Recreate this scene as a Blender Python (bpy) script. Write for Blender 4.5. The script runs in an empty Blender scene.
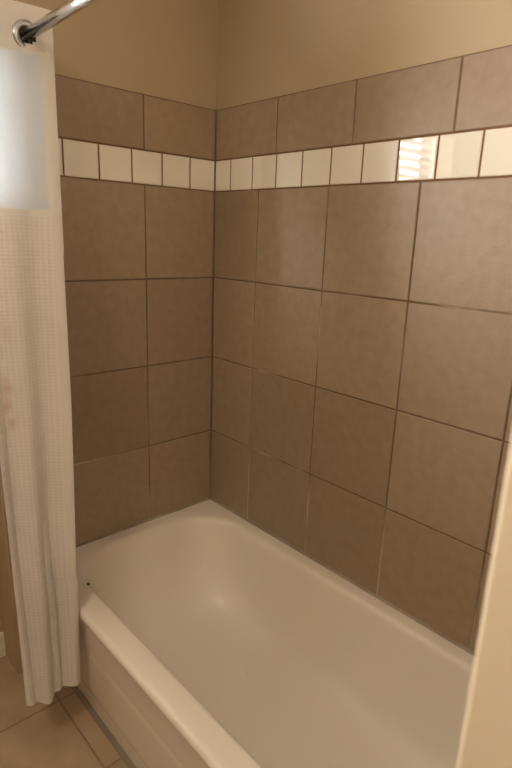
import bpy, bmesh, math, random
from mathutils import Matrix, Vector
random.seed(7)
S=bpy.context.scene
col=S.collection
S.view_settings.view_transform='Standard'
S.view_settings.look='None'
H=0.40; BT=0.1115; TW=0.2991; TH=0.2992; BH=0.1036; TOP=0.1619
C1=0.2291; B0=0.0837; C2=0.2843; B1=0.1065
XE=1.49       # partition face
WY=-0.80      # end of tiled wing
XL=-0.13      # painted left wall
YF=-2.7; XR=2.7; CEIL=2.44
T=0.008

# ------------------------------------------------------------- materials
def mat(name, base=(.5,.5,.5), rough=.5, metal=0., spec=.5):
    m=bpy.data.materials.new(name); m.use_nodes=True
    b=m.node_tree.nodes['Principled BSDF']
    b.inputs['Base Color'].default_value=(*base,1); b.inputs['Roughness'].default_value=rough
    b.inputs['Metallic'].default_value=metal; b.inputs['Specular IOR Level'].default_value=spec
    return m
def N(m,t,**kw):
    n=m.node_tree.nodes.new(t)
    for k,v in kw.items():
        if hasattr(n,k): setattr(n,k,v)
        else: n.inputs[k].default_value=v
    return n
def LK(m,a,b): m.node_tree.links.new(a,b)
def bsdf(m): return m.node_tree.nodes['Principled BSDF']
def ramp(m,stops):
    r=N(m,'ShaderNodeValToRGB'); e=r.color_ramp.elements
    e[0].position,e[0].color=stops[0][0],(*stops[0][1],1)
    e[1].position,e[1].color=stops[-1][0],(*stops[-1][1],1)
    for p,c in stops[1:-1]:
        x=e.new(p); x.color=(*c,1)
    return r
def noisy(m,scale,stops,bump=0.,bscale=None,detail=5):
    tc=N(m,'ShaderNodeTexCoord'); n=N(m,'ShaderNodeTexNoise'); n.inputs['Scale'].default_value=scale
    n.inputs['Detail'].default_value=detail
    LK(m,tc.outputs['Object'],n.inputs['Vector']); r=ramp(m,stops); LK(m,n.outputs['Fac'],r.inputs['Fac'])
    LK(m,r.outputs['Color'],bsdf(m).inputs['Base Color'])
    if bump:
        n2=N(m,'ShaderNodeTexNoise'); n2.inputs['Scale'].default_value=bscale or scale*4; n2.inputs['Detail'].default_value=4
        LK(m,tc.outputs['Object'],n2.inputs['Vector'])
        b=N(m,'ShaderNodeBump'); b.inputs['Strength'].default_value=bump; b.inputs['Distance'].default_value=.002
        LK(m,n2.outputs['Fac'],b.inputs['Height']); LK(m,b.outputs['Normal'],bsdf(m).inputs['Normal'])
    return r
paint=mat('beige_paint',rough=.6,spec=.3)
noisy(paint,3,[(.3,(.43,.335,.215)),(.7,(.455,.355,.23))],bump=.15,bscale=180)
cream=mat('cream_paint',rough=.55,spec=.3)
noisy(cream,3,[(.3,(.60,.49,.34)),(.7,(.63,.52,.36))],bump=.1,bscale=180)
white=mat('white_trim',(.76,.71,.62),.4)
slatm=mat('blind_slat',(.42,.41,.39),.5)
ceilm=mat('ceiling_paint',(.70,.64,.54),.8)

tile=mat('taupe_ceramic',rough=.40,spec=.45)
r=noisy(tile,34,[(.25,(.315,.229,.157)),(.5,(.35,.256,.177)),(.75,(.385,.283,.197))],bump=.3,bscale=140,detail=12)
at=N(tile,'ShaderNodeAttribute'); at.attribute_name='tint'
mx=N(tile,'ShaderNodeMix',data_type='RGBA',blend_type='MULTIPLY'); mx.inputs[0].default_value=1
LK(tile,r.outputs['Color'],mx.inputs[6]); LK(tile,at.outputs['Color'],mx.inputs[7]); LK(tile,mx.outputs[2],bsdf(tile).inputs['Base Color'])
wtile=mat('white_glazed_tile',(.82,.77,.67),.03,spec=.7)
grout=mat('old_grout',rough=.9,spec=.2)
tc=N(grout,'ShaderNodeTexCoord'); n=N(grout,'ShaderNodeTexNoise'); n.inputs['Scale'].default_value=2.2; n.inputs['Detail'].default_value=6
LK(grout,tc.outputs['Object'],n.inputs['Vector'])
sx=N(grout,'ShaderNodeSeparateXYZ'); LK(grout,tc.outputs['Object'],sx.inputs[0])
mr=N(grout,'ShaderNodeMapRange'); mr.inputs['From Min'].default_value=.95; mr.inputs['From Max'].default_value=.60
LK(grout,sx.outputs['Z'],mr.inputs['Value'])
ad=N(grout,'ShaderNodeMath',operation='MULTIPLY_ADD'); ad.inputs[1].default_value=.20; LK(grout,mr.outputs[0],ad.inputs[0]); LK(grout,n.outputs['Fac'],ad.inputs[2])
r=ramp(grout,[(.35,(.15,.095,.06)),(.55,(.20,.135,.09)),(.70,(.50,.41,.32))]); LK(grout,ad.outputs[0],r.inputs['Fac']); LK(grout,r.outputs['Color'],bsdf(grout).inputs['Base Color'])
rgrout=mat('rusty_grout',(.20,.105,.05),.9,spec=.2)
enamel=mat('white_enamel',rough=.26,spec=.42)
noisy(enamel,2.5,[(.3,(.785,.71,.62)),(.7,(.81,.74,.65))])
caulk=mat('stained_caulk',rough=.7); noisy(caulk,5,[(.35,(.20,.155,.11)),(.65,(.42,.36,.29))])
fcaulk=mat('floor_seam',rough=.8); noisy(fcaulk,4,[(.35,(.17,.135,.10)),(.65,(.25,.205,.155))])
chipm=mat('black_chip',(.01,.01,.01),.6)
chrome=mat('chrome',(.72,.72,.74),.12,1.)
dchrome=mat('dark_chrome',(.42,.43,.46),.18,1.)

# floor tiles
fl=mat('floor_tile',rough=.45,spec=.4)
tc=N(fl,'ShaderNodeTexCoord'); mp=N(fl,'ShaderNodeMapping'); mp.inputs['Location'].default_value=(.12,.13,0)
LK(fl,tc.outputs['Object'],mp.inputs['Vector'])
br=N(fl,'ShaderNodeTexBrick'); br.offset=0; br.inputs['Scale'].default_value=1; br.inputs['Brick Width'].default_value=.305; br.inputs['Row Height'].default_value=.305
br.inputs['Mortar Size'].default_value=.0035; br.inputs['Mortar Smooth'].default_value=.3; br.inputs['Mortar'].default_value=(.25,.175,.115,1)
LK(fl,mp.outputs[0],br.inputs['Vector'])
n=N(fl,'ShaderNodeTexNoise'); n.inputs['Scale'].default_value=9; n.inputs['Detail'].default_value=8; LK(fl,tc.outputs['Object'],n.inputs['Vector'])
r=ramp(fl,[(.3,(.36,.26,.17)),(.7,(.45,.335,.23))]); LK(fl,n.outputs['Fac'],r.inputs['Fac'])
LK(fl,r.outputs['Color'],br.inputs['Color1']); LK(fl,r.outputs['Color'],br.inputs['Color2'])
LK(fl,br.outputs['Color'],bsdf(fl).inputs['Base Color'])
bp=N(fl,'ShaderNodeBump'); bp.inputs['Strength'].default_value=.4; bp.inputs['Distance'].default_value=.002; bp.invert=True
LK(fl,br.outputs['Fac'],bp.inputs['Height']); LK(fl,bp.outputs[0],bsdf(fl).inputs['Normal'])

# cloth
def cloth(name,colr,trans,transp,waffle):
    m=bpy.data.materials.new(name); m.use_nodes=True; nt=m.node_tree; nt.nodes.clear()
    out=N(m,'ShaderNodeOutputMaterial'); d=N(m,'ShaderNodeBsdfPrincipled'); d.inputs['Roughness'].default_value=.85; d.inputs['Specular IOR Level'].default_value=.15
    t=N(m,'ShaderNodeBsdfTranslucent'); t.inputs['Color'].default_value=(*colr,1)
    ms=N(m,'ShaderNodeMixShader'); ms.inputs[0].default_value=trans
    tc=N(m,'ShaderNodeTexCoord'); 
    nz=N(m,'ShaderNodeTexNoise'); nz.inputs['Scale'].default_value=6; nz.inputs['Detail'].default_value=5; LK(m,tc.outputs['Object'],nz.inputs['Vector'])
    c2=tuple(x*.92 for x in colr); r=ramp(m,[(.3,c2),(.7,colr)]); LK(m,nz.outputs['Fac'],r.inputs['Fac'])
    last=r.outputs['Color']
    if waffle:
        sx=N(m,'ShaderNodeSeparateXYZ'); LK(m,tc.outputs['UV'],sx.inputs[0])
        # rusty stain spots in uv (metres)
        for (u,v,su,sv,st) in ((.122,1.06,55,24,.45),(.126,1.01,60,28,.5),(.118,.965,75,40,.4),(.112,1.20,60,22,.2)):
            mp=N(m,'ShaderNodeMapping',vector_type='POINT'); mp.inputs['Scale'].default_value=(su,sv,1); mp.inputs['Location'].default_value=(-u*su,-v*sv,0)
            nn=N(m,'ShaderNodeTexNoise'); nn.inputs['Scale'].default_value=40; LK(m,tc.outputs['UV'],nn.inputs['Vector'])
            LK(m,tc.outputs['UV'],mp.inputs['Vector'])
            ln=N(m,'ShaderNodeVectorMath',operation='LENGTH'); LK(m,mp.outputs[0],ln.inputs[0])
            a=N(m,'ShaderNodeMath',operation='ADD'); LK(m,ln.outputs['Value'],a.inputs[0]); LK(m,nn.outputs['Fac'],a.inputs[1])
            k=N(m,'ShaderNodeMapRange'); k.inputs['From Min'].default_value=1.35; k.inputs['From Max'].default_value=.55; k.inputs['To Max'].default_value=st
            LK(m,a.outputs[0],k.inputs['Value'])
            mm=N(m,'ShaderNodeMix',data_type='RGBA'); LK(m,k.outputs[0],mm.inputs[0]); LK(m,last,mm.inputs[6]); mm.inputs[7].default_value=(.42,.22,.12,1); last=mm.outputs[2]
        hs=[]
        for ax in 'XY':
            a=N(m,'ShaderNodeMath',operation='MULTIPLY'); a.inputs[1].default_value=2*math.pi/.0090; LK(m,sx.outputs[ax],a.inputs[0])
            s=N(m,'ShaderNodeMath',operation='SINE'); LK(m,a.outputs[0],s.inputs[0]); hs.append(s)
        q=N(m,'ShaderNodeMath',operation='MAXIMUM'); LK(m,hs[0].outputs[0],q.inputs[0]); LK(m,hs[1].outputs[0],q.inputs[1])
        b=N(m,'ShaderNodeBump'); b.inputs['Strength'].default_value=.6; b.inputs['Distance'].default_value=.0012
        LK(m,q.outputs[0],b.inputs['Height']); LK(m,b.outputs[0],d.inputs['Normal'])
        # woven hollows are a little darker in the base colour
        k=N(m,'ShaderNodeMapRange'); k.inputs['From Min'].default_value=-.6; k.inputs['From Max'].default_value=.8; k.inputs['To Min'].default_value=.89; k.inputs['To Max'].default_value=1.
        LK(m,q.outputs[0],k.inputs['Value'])
        mm=N(m,'ShaderNodeMix',data_type='RGBA',blend_type='MULTIPLY'); mm.inputs[0].default_value=1; LK(m,last,mm.inputs[6]); LK(m,k.outputs[0],mm.inputs[7]); last=mm.outputs[2]
    LK(m,last,d.inputs['Base Color'])
    LK(m,d.outputs[0],ms.inputs[1]); LK(m,t.outputs[0],ms.inputs[2])
    fin=ms
    if transp:
        tp=N(m,'ShaderNodeBsdfTransparent'); m2=N(m,'ShaderNodeMixShader'); m2.inputs[0].default_value=transp
        LK(m,ms.outputs[0],m2.inputs[1]); LK(m,tp.outputs[0],m2.inputs[2]); fin=m2
    LK(m,fin.outputs[0],out.inputs['Surface']); return m
waffle=cloth('waffle_cloth',(.87,.82,.78),.28,0,True)
plain=cloth('plain_cloth',(.82,.77,.72),.25,0,False)
sheer=cloth('sheer_voile',(.92,.95,.98),.55,.10,False)

# ------------------------------------------------------------- helpers
def obj(name,bm,mats,parent=None,smooth=False):
    me=bpy.data.meshes.new(name); bmesh.ops.recalc_face_normals(bm,faces=bm.faces)
    bm.to_mesh(me); bm.free()
    for m in (mats if isinstance(mats,list) else [mats]): me.materials.append(m)
    if smooth:
        for p in me.polygons: p.use_smooth=True
    o=bpy.data.objects.new(name,me); col.objects.link(o)
    if parent: o.parent=parent
    return o
def box(bm,x0,x1,y0,y1,z0,z1,mi=0):
    v=[bm.verts.new(p) for p in ((x0,y0,z0),(x1,y0,z0),(x1,y1,z0),(x0,y1,z0),(x0,y0,z1),(x1,y0,z1),(x1,y1,z1),(x0,y1,z1))]
    for f in ((0,3,2,1),(4,5,6,7),(0,1,5,4),(1,2,6,5),(2,3,7,6),(3,0,4,7)):
        bm.faces.new([v[i] for i in f]).material_index=mi
def boxes(name,bs,m,parent=None,bevel=0):
    bm=bmesh.new()
    for b in bs: box(bm,*b)
    o=obj(name,bm,m,parent)
    if bevel:
        md=o.modifiers.new('b','BEVEL'); md.width=bevel; md.segments=3
    return o
def empty(name,loc=(0,0,0)):
    e=bpy.data.objects.new(name,None); col.objects.link(e); return e
def cyl(bm,c,ax,rad,h0,h1,n=32,rad2=None):
    rad2=rad if rad2 is None else rad2
    def P(a,r,h):
        p=[0,0,0]; o=[i for i in range(3) if i!=ax]; p[ax]=h+c[ax]; p[o[0]]=c[o[0]]+r*math.cos(a); p[o[1]]=c[o[1]]+r*math.sin(a); return p
    A=[bm.verts.new(P(2*math.pi*i/n,rad,h0)) for i in range(n)]; B=[bm.verts.new(P(2*math.pi*i/n,rad2,h1)) for i in range(n)]
    for i in range(n): bm.faces.new((A[i],A[(i+1)%n],B[(i+1)%n],B[i]))
    bm.faces.new(A); bm.faces.new(B)

# ------------------------------------------------------------- room shell
floor=boxes('floor',[(-.6,XR+.1,YF-.1,.12,-.05,0)],fl)
ceiling=boxes('ceiling',[(-.3,XR+.1,YF-.1,.12,CEIL,CEIL+.05)],ceilm)
wall_back=boxes('wall_back',[(XL-.12,XR+.1,T,.12,0,CEIL)],paint)
wall_foot=boxes('wall_foot',[(XL,-T,WY,T,0,CEIL)],paint)
WY0,WY1,WZ0,WZ1=-1.80,-.98,1.15,2.06
wall_left=boxes('wall_left',[(XL-.12,XL,YF,WY0,0,CEIL),(XL-.12,XL,WY1,T,0,CEIL),(XL-.12,XL,WY0,WY1,0,WZ0),(XL-.12,XL,WY0,WY1,WZ1,CEIL)],paint)
PY=-.937
wall_part=boxes('wall_partition',[(XE+T,XE+.13,PY,T,0,CEIL)],cream,bevel=.004)
wall_right=boxes('wall_right',[(XR,XR+.1,YF,T,0,CEIL)],paint)
wall_front=boxes('wall_front',[(XL-.12,XR+.1,YF-.1,YF,0,CEIL)],paint)
bl=boxes('baseboard_left',[(XL,XL+.012,YF,WY,0,.085),(XL,XL+.008,YF,WY,.085,.095)],white,bevel=.003)
boxes('baseboard_partition',[(XE+T-.012,XE+.142,PY-.012,PY,0,.09)],white,bevel=.003)

# ------------------------------------------------------------- tiles
zr=[H+.004]+[H+TH*k for k in range(1,5)]; zb=H+4*TH; zt=zb+BH; ztop=zt+TOP
G=.0025
def P3(pl,a,d,z):
    if pl=='back': return (a,d,z)
    if pl=='foot': return (-d,-a,z)
    return (XE+d,-a,z)
def tileface(bm,lay,pl,a0,a1,z0,z1,tint,ch=.0022):
    if a1-a0<.012: return
    a0+=G;a1-=G;z0+=G;z1-=G
    L=[]
    for ins,dep in ((0,T),(0,.0016),(ch*.35,.0005),(ch,0)):
        L.append([bm.verts.new(P3(pl,*p)) for p in ((a0+ins,dep,z0+ins),(a1-ins,dep,z0+ins),(a1-ins,dep,z1-ins),(a0+ins,dep,z1-ins))])
    fs=[]
    for A,B in zip(L,L[1:]):
        for i in range(4): fs.append(bm.faces.new((A[i],A[(i+1)%4],B[(i+1)%4],B[i])))
    fs.append(bm.faces.new(L[-1]))
    for f in fs:
        for l in f.loops: l[lay]=(*tint,1)
def cuts(first,step,end):
    c=[0]; x=first
    while x<end-.01: c.append(x); x+=step
    c.append(end); return c
def surround(pl,end,first,bfirst,tfirst,parent):
    bm=bmesh.new(); lay=bm.loops.layers.color.new('tint')
    def tint():
        v=random.uniform(.93,1.04); return (v,v*random.uniform(.99,1.01),v*random.uniform(.97,1.02))
    for k in range(4):
        c=cuts(first,TW,end)
        for a,b in zip(c,c[1:]): tileface(bm,lay,pl,a,b,zr[k],zr[k+1],tint())
    c=cuts(tfirst,.2995,end)
    for a,b in zip(c,c[1:]): tileface(bm,lay,pl,a,b,zt,ztop,tint())
    obj('field_tiles_'+pl,bm,tile,parent)
    bm=bmesh.new(); lay=bm.loops.layers.color.new('tint'); c=cuts(bfirst,BT,end)
    for a,b in zip(c,c[1:]): tileface(bm,lay,pl,a,b,zb,zt,(1,1,1),ch=.003)
    obj('accent_tiles_'+pl,bm,wtile,parent)
    bm=bmesh.new()
    for (z0,z1,mi,dd) in ((H-.01,ztop,0,.0022),(zb-.001,zt+.001,1,.0019)):
        p=[P3(pl,0,dd,z0),P3(pl,end,T,z1)]
        box(bm,*sorted((p[0][0],p[1][0])),*sorted((p[0][1],p[1][1])),z0,z1,mi)
    obj('grout_'+pl,bm,[grout,rgrout],parent)
surround('back',XE,C1,B0,.302,wall_back)
surround('foot',-WY,C2,B1,C2,wall_foot)
surround('part',.74,.28,.1,.28,wall_part)

# ------------------------------------------------------------- bathtub
tub=empty('bathtub')
def rrect(x0,x1,yf,yb,rl,rr,z,nc=12,ms=14):
    pts=[]
    cs=[(x0+rl,yf+rl,rl,180),(x1-rr,yf+rr,rr,270),(x1-rr,yb-rr,rr,0),(x0+rl,yb-rl,rl,90)]
    for i,(cx,cy,r,a) in enumerate(cs):
        arc=[(cx+r*math.cos(math.radians(a+90*k/nc)),cy+r*math.sin(math.radians(a+90*k/nc))) for k in range(nc+1)]
        pts+=arc
        nx=cs[(i+1)%4]; s=(nx[0]+nx[2]*math.cos(math.radians(nx[3])),nx[1]+nx[2]*math.sin(math.radians(nx[3])))
        e=arc[-1]
        pts+=[(e[0]+(s[0]-e[0])*k/ms,e[1]+(s[1]-e[1])*k/ms) for k in range(1,ms)]
    return [(x,y,z) for x,y in pts]
X1=XE-.001
loops=[]
for yf,z in ((-.674,.001),(-.675,.01),(-.699,.350),(-.704,.362),(-.711,.370),(-.716,.378),(-.7165,.387),(-.713,.395),(-.707,.399),(-.700,.400)):
    loops.append(rrect(.001,X1,yf,-.001,.003,.003,z))
loops.append(rrect(.020,X1-.02,-.685,-.015,.06,.05,.4005))
for a in ((.045,1.40,-.650,-.036,.18,.12,.4005),(.056,1.393,-.643,-.045,.18,.12,.3985),(.066,1.385,-.637,-.053,.18,.12,.391),
          (.077,1.38,-.631,-.060,.18,.12,.370),(.105,1.37,-.618,-.072,.18,.12,.31),(.15,1.36,-.602,-.088,.18,.12,.23),
          (.20,1.35,-.585,-.105,.18,.12,.16),(.245,1.335,-.562,-.128,.17,.12,.118),(.30,1.30,-.525,-.165,.15,.11,.096),
          (.37,1.25,-.475,-.215,.12,.1,.088),(.5,1.2,-.40,-.30,.045,.045,.086)):
    loops.append(rrect(*a))
bm=bmesh.new(); vl=[[bm.verts.new(p) for p in L] for L in loops]; n=len(vl[0])
for A,B in zip(vl,vl[1:]):
    for i in range(n): bm.faces.new((A[i],A[(i+1)%n],B[(i+1)%n],B[i]))
bm.faces.new(vl[-1])
sh=obj('shell',bm,enamel,tub,smooth=True); md=sh.modifiers.new('s','SUBSURF'); md.levels=1; md.render_levels=1
# apron relief panel
bm=bmesh.new()
def ap(x,z,o): 
    y=-.675-(z-.01)/.34*.024; return (x,y-o,z)
R=[]
for ins,o in ((0,-.002),(.012,.0012),(.03,.0025),(.045,.0025)):
    R.append([bm.verts.new(ap(x,z,o)) for x,z in ((.20+ins,.06+ins),(1.30-ins,.06+ins),(1.30-ins,.26-ins),(.20+ins,.26-ins))])
for A,B in zip(R,R[1:]):
    for i in range(4): bm.faces.new((A[i],A[(i+1)%4],B[(i+1)%4],B[i]))
bm.faces.new(R[-1]); obj('apron_panel',bm,enamel,tub,smooth=True)
bm=bmesh.new(); bmesh.ops.create_icosphere(bm,subdivisions=2,radius=.0055)
for v in bm.verts: v.co=Vector((v.co.x*1.2+.217,v.co.y*.9-.639,v.co.z*.4+.398))
obj('enamel_chip',bm,chipm,tub)
bm=bmesh.new(); cyl(bm,(1.24,-.345,.0865),2,.035,0,.003); cyl(bm,(1.24,-.345,.0895),2,.022,0,.004,rad2=.018); obj('drain',bm,chrome,tub)
bm=bmesh.new(); cyl(bm,(1.366,-.345,.29),0,.038,-.01,.004,rad2=.038); obj('overflow_plate',bm,chrome,tub)
# caulk seams
def prism(bm,p0,p1,d1,d2):
    p0,p1,d1,d2=map(Vector,(p0,p1,d1,d2))
    a=[bm.verts.new(p) for p in (p0,p0+d1,p0+d2,p1,p1+d1,p1+d2)]
    for f in ((0,1,2),(3,5,4),(0,3,4,1),(1,4,5,2),(2,5,3,0)): bm.faces.new([a[i] for i in f])
bm=bmesh.new()
prism(bm,(0,.001,H-.001),(XE,.001,H-.001),(0,-.006,0),(0,0,.007))
prism(bm,(-.001,0,H-.001),(-.001,-.715,H-.001),(.006,0,0),(0,0,.007))
obj('caulk_seam',bm,caulk,tub)
bm=bmesh.new()
prism(bm,(.0,-.672,.0),(XE,-.672,.0),(0,-.018,0),(0,0,.008))
obj('floor_seam',bm,fcaulk,tub)

# ------------------------------------------------------------- shower rod
RY,RZ=-.70,1.889
rod=empty('shower_curtain_rod')
bm=bmesh.new(); cyl(bm,(0,RY,RZ),0,.0125,.0,.95); cyl(bm,(0,RY,RZ),0,.0145,.95,XE-.002)
obj('tube',bm,chrome,rod,smooth=False)
for p in rod.children[0].data.polygons: p.use_smooth=len(p.vertices)==4
bm=bmesh.new(); cyl(bm,(0,RY,RZ),0,.03,0.0,.012); cyl(bm,(XE,RY,RZ),0,.03,-.012,0); obj('flanges',bm,chrome,rod)

# ------------------------------------------------------------- shower curtain
cur=empty('shower_curtain')
ZT,ZBm=1.956,.178
def edge(z): # right/front edge line
    return (.205+(1.521-z)*.0985, -.659-(1.521-z)*.0542)
npan=8; per=28
xo=[.003,-.012,-.035,-.05,-.075,-.09,-.112,-.125,-.135]
path=[]  # (x offset, s across, k, t)
for k in range(npan):
    for i in range(per):
        t=i/per; s=(1-math.cos(math.pi*t))/2*.35+t*.65
        s=s if k%2==0 else 1-s
        x=xo[k]+(xo[k+1]-xo[k])*(.5-.5*math.cos(math.pi*t))
        path.append((x,s,k,t))
WD=.155
arc=[0]
for a,b in zip(path,path[1:]): arc.append(arc[-1]+math.hypot(a[0]-b[0],(a[1]-b[1])*WD))
zs=[]; z=ZT
while z>ZBm+.001: zs.append(z); z-=(.006 if 1.84<z<1.94 else .02)
SH0,SH1=1.493,1.849
zs+= [SH0-.012,SH0,SH1,ZBm]; zs=sorted(set(round(q,4) for q in zs),reverse=True)
bm=bmesh.new(); uvl=bm.loops.layers.uv.new('UVMap'); grid=[]
for z in zs:
    h=(ZT-z)/(ZT-ZBm); row=[]; ex,ey=edge(z)
    for (x,s,k,t),u in zip(path,arc):
        amp=.0015+.0145*min(1,h*1.3)
        xx=ex+x+amp*math.sin(u*76+1.3*math.sin(h*3)+k)+amp*.5*math.sin(u*33+4*h+k*1.7)
        wd=(WD+.085*(1-h))*(1-.36*min(1,-min(0,x)/.135))
        yy=ey-wd*s-(0.004+.003*k if k else 0)*(1-s)
        yy+=-.010*abs(math.sin(h*5+.5))*h*(1-s)*.6*(1 if .5<z<1.4 else 0)
        xx=max(xx,.006)
        zz=z+(.005*math.sin(u*55) if h>.98 else 0)
        row.append(bm.verts.new((xx,yy,zz)))
    grid.append(row)
for j in range(len(zs)-1):
    zm=(zs[j]+zs[j+1])/2
    for i in range(len(path)-1):
        q=(grid[j][i],grid[j][i+1],grid[j+1][i+1],grid[j+1][i])
        cx=sum((v.co for v in q),Vector())/4
        if math.hypot(cx.y-RY,cx.z-RZ)<.021: continue
        f=bm.faces.new(q)
        um=(arc[i]+arc[i+1])/2
        if SH0<zm<SH1 and um>.022: f.material_index=2
        elif zm>SH0-.012 or um<.018 or zm<ZBm+.03: f.material_index=1
        else: f.material_index=0
        for l,(a,b) in zip(f.loops,((j,i),(j,i+1),(j+1,i+1),(j+1,i))): l[uvl].uv=(arc[b],zs[a])
obj('cloth',bm,[waffle,plain,sheer],cur,smooth=True)
ex,ey=edge(RZ)
for k in range(npan):
    xc=max(.01,ex+(xo[k]+xo[k+1])/2+.003)
    bm=bmesh.new(); nM,nm=40,10; R0=.0255; V=[]
    for i in range(nM):
        a=2*math.pi*i/nM; V.append([])
        for j in range(nm):
            b=2*math.pi*j/nm; rr_=R0+.0085*math.cos(b)
            V[-1].append(bm.verts.new((xc+.004*math.sin(b),RY+rr_*math.cos(a),RZ-.002+rr_*math.sin(a))))
    for i in range(nM):
        for j in range(nm): bm.faces.new((V[i][j],V[(i+1)%nM][j],V[(i+1)%nM][(j+1)%nm],V[i][(j+1)%nm]))
    obj('ring_%d'%(k+1),bm,dchrome,cur,smooth=True)

# ------------------------------------------------------------- window (with venetian blind)
win=empty('window_1')
f=.035
boxes('frame',[(XL-.10,XL-.06,WY0,WY0+f,WZ0,WZ1),(XL-.10,XL-.06,WY1-f,WY1,WZ0,WZ1),(XL-.10,XL-.06,WY0+f,WY1-f,WZ0,WZ0+f),(XL-.10,XL-.06,WY0+f,WY1-f,WZ1-f,WZ1),(XL-.09,XL-.065,WY0+f,WY1-f,1.59,1.62)],white,win)
c=.06
boxes('casing',[(XL,XL+.015,WY0-c,WY0,WZ0-c,WZ1+c),(XL,XL+.015,WY1,WY1+c,WZ0-c,WZ1+c),(XL,XL+.015,WY0,WY1,WZ1,WZ1+c),(XL,XL+.03,WY0,WY1,WZ0-.03,WZ0)],white,win,bevel=.003)
bm=bmesh.new(); z=WZ0+.02
while z<WZ1-.05:
    tilt=math.radians(18); w=.025
    cx=XL-.027; dx=w*math.cos(tilt); dz=w*math.sin(tilt)
    a=[bm.verts.new(p) for p in ((cx-dx,WY0+.01,z-dz),(cx+dx,WY0+.01,z+dz),(cx+dx,WY1-.01,z+dz),(cx-dx,WY1-.01,z-dz))]
    b=[bm.verts.new(v.co+Vector((0,0,.002))) for v in a]
    bm.faces.new(a); bm.faces.new(b[::-1])
    for i in range(4): bm.faces.new((a[i],a[(i+1)%4],b[(i+1)%4],b[i]))
    z+=.044
obj('blind_slats',bm,slatm,win)
boxes('blind_headrail',[(XL-.048,XL-.004,WY0+.005,WY1-.005,WZ1-.035,WZ1-.002)],white,win)

# ------------------------------------------------------------- lights
def area(name,loc,rot,sx_,sy_,e,c):
    l=bpy.data.lights.new(name,'AREA'); l.shape='RECTANGLE'; l.size=sx_; l.size_y=sy_; l.energy=e; l.color=c
    o=bpy.data.objects.new(name,l); o.location=loc; o.rotation_euler=rot; col.objects.link(o); return o
area('daylight_outside_window',(XL-.32,(WY0+WY1)/2,(WZ0+WZ1)/2+.05),(0,math.radians(-90),0),1.3,1.2,295,(1.,.965,.92))
# unseen ceiling fixture and lamp, added for warm light from above
fix=empty('added_ceiling_light')
bm=bmesh.new(); cyl(bm,(1.1,-1.75,CEIL),2,.20,-.03,0); obj('added_canopy',bm,dchrome,fix)
area('added_warm_fill',(1.1,-1.75,CEIL-.04),(0,0,0),.36,.36,12,(1.,.84,.64))
w=bpy.data.worlds.new('World'); S.world=w; w.use_nodes=True
w.node_tree.nodes['Background'].inputs[0].default_value=(.75,.85,1,1); w.node_tree.nodes['Background'].inputs[1].default_value=1.

# ------------------------------------------------------------- camera
C=Vector((1.62714,-1.27391,1.44815)); y,p,r=.82343,-.26207,.03700; fpx=548.66
d=Vector((-math.sin(y)*math.cos(p),math.cos(y)*math.cos(p),math.sin(p))); rt=Vector((math.cos(y),math.sin(y),0)); up=rt.cross(d)
r2=rt*math.cos(r)+up*math.sin(r); u2=-rt*math.sin(r)+up*math.cos(r)
cd=bpy.data.cameras.new('camera'); cam=bpy.data.objects.new('camera',cd); col.objects.link(cam)
M=Matrix((( r2.x,u2.x,-d.x,C.x),(r2.y,u2.y,-d.y,C.y),(r2.z,u2.z,-d.z,C.z),(0,0,0,1))); cam.matrix_world=M
cd.sensor_fit='VERTICAL'; cd.sensor_height=36; cd.lens=36*fpx/768; cd.clip_start=.02
cd.dof.use_dof=True; cd.dof.focus_distance=1.8; cd.dof.aperture_fstop=4.5
S.camera=cam
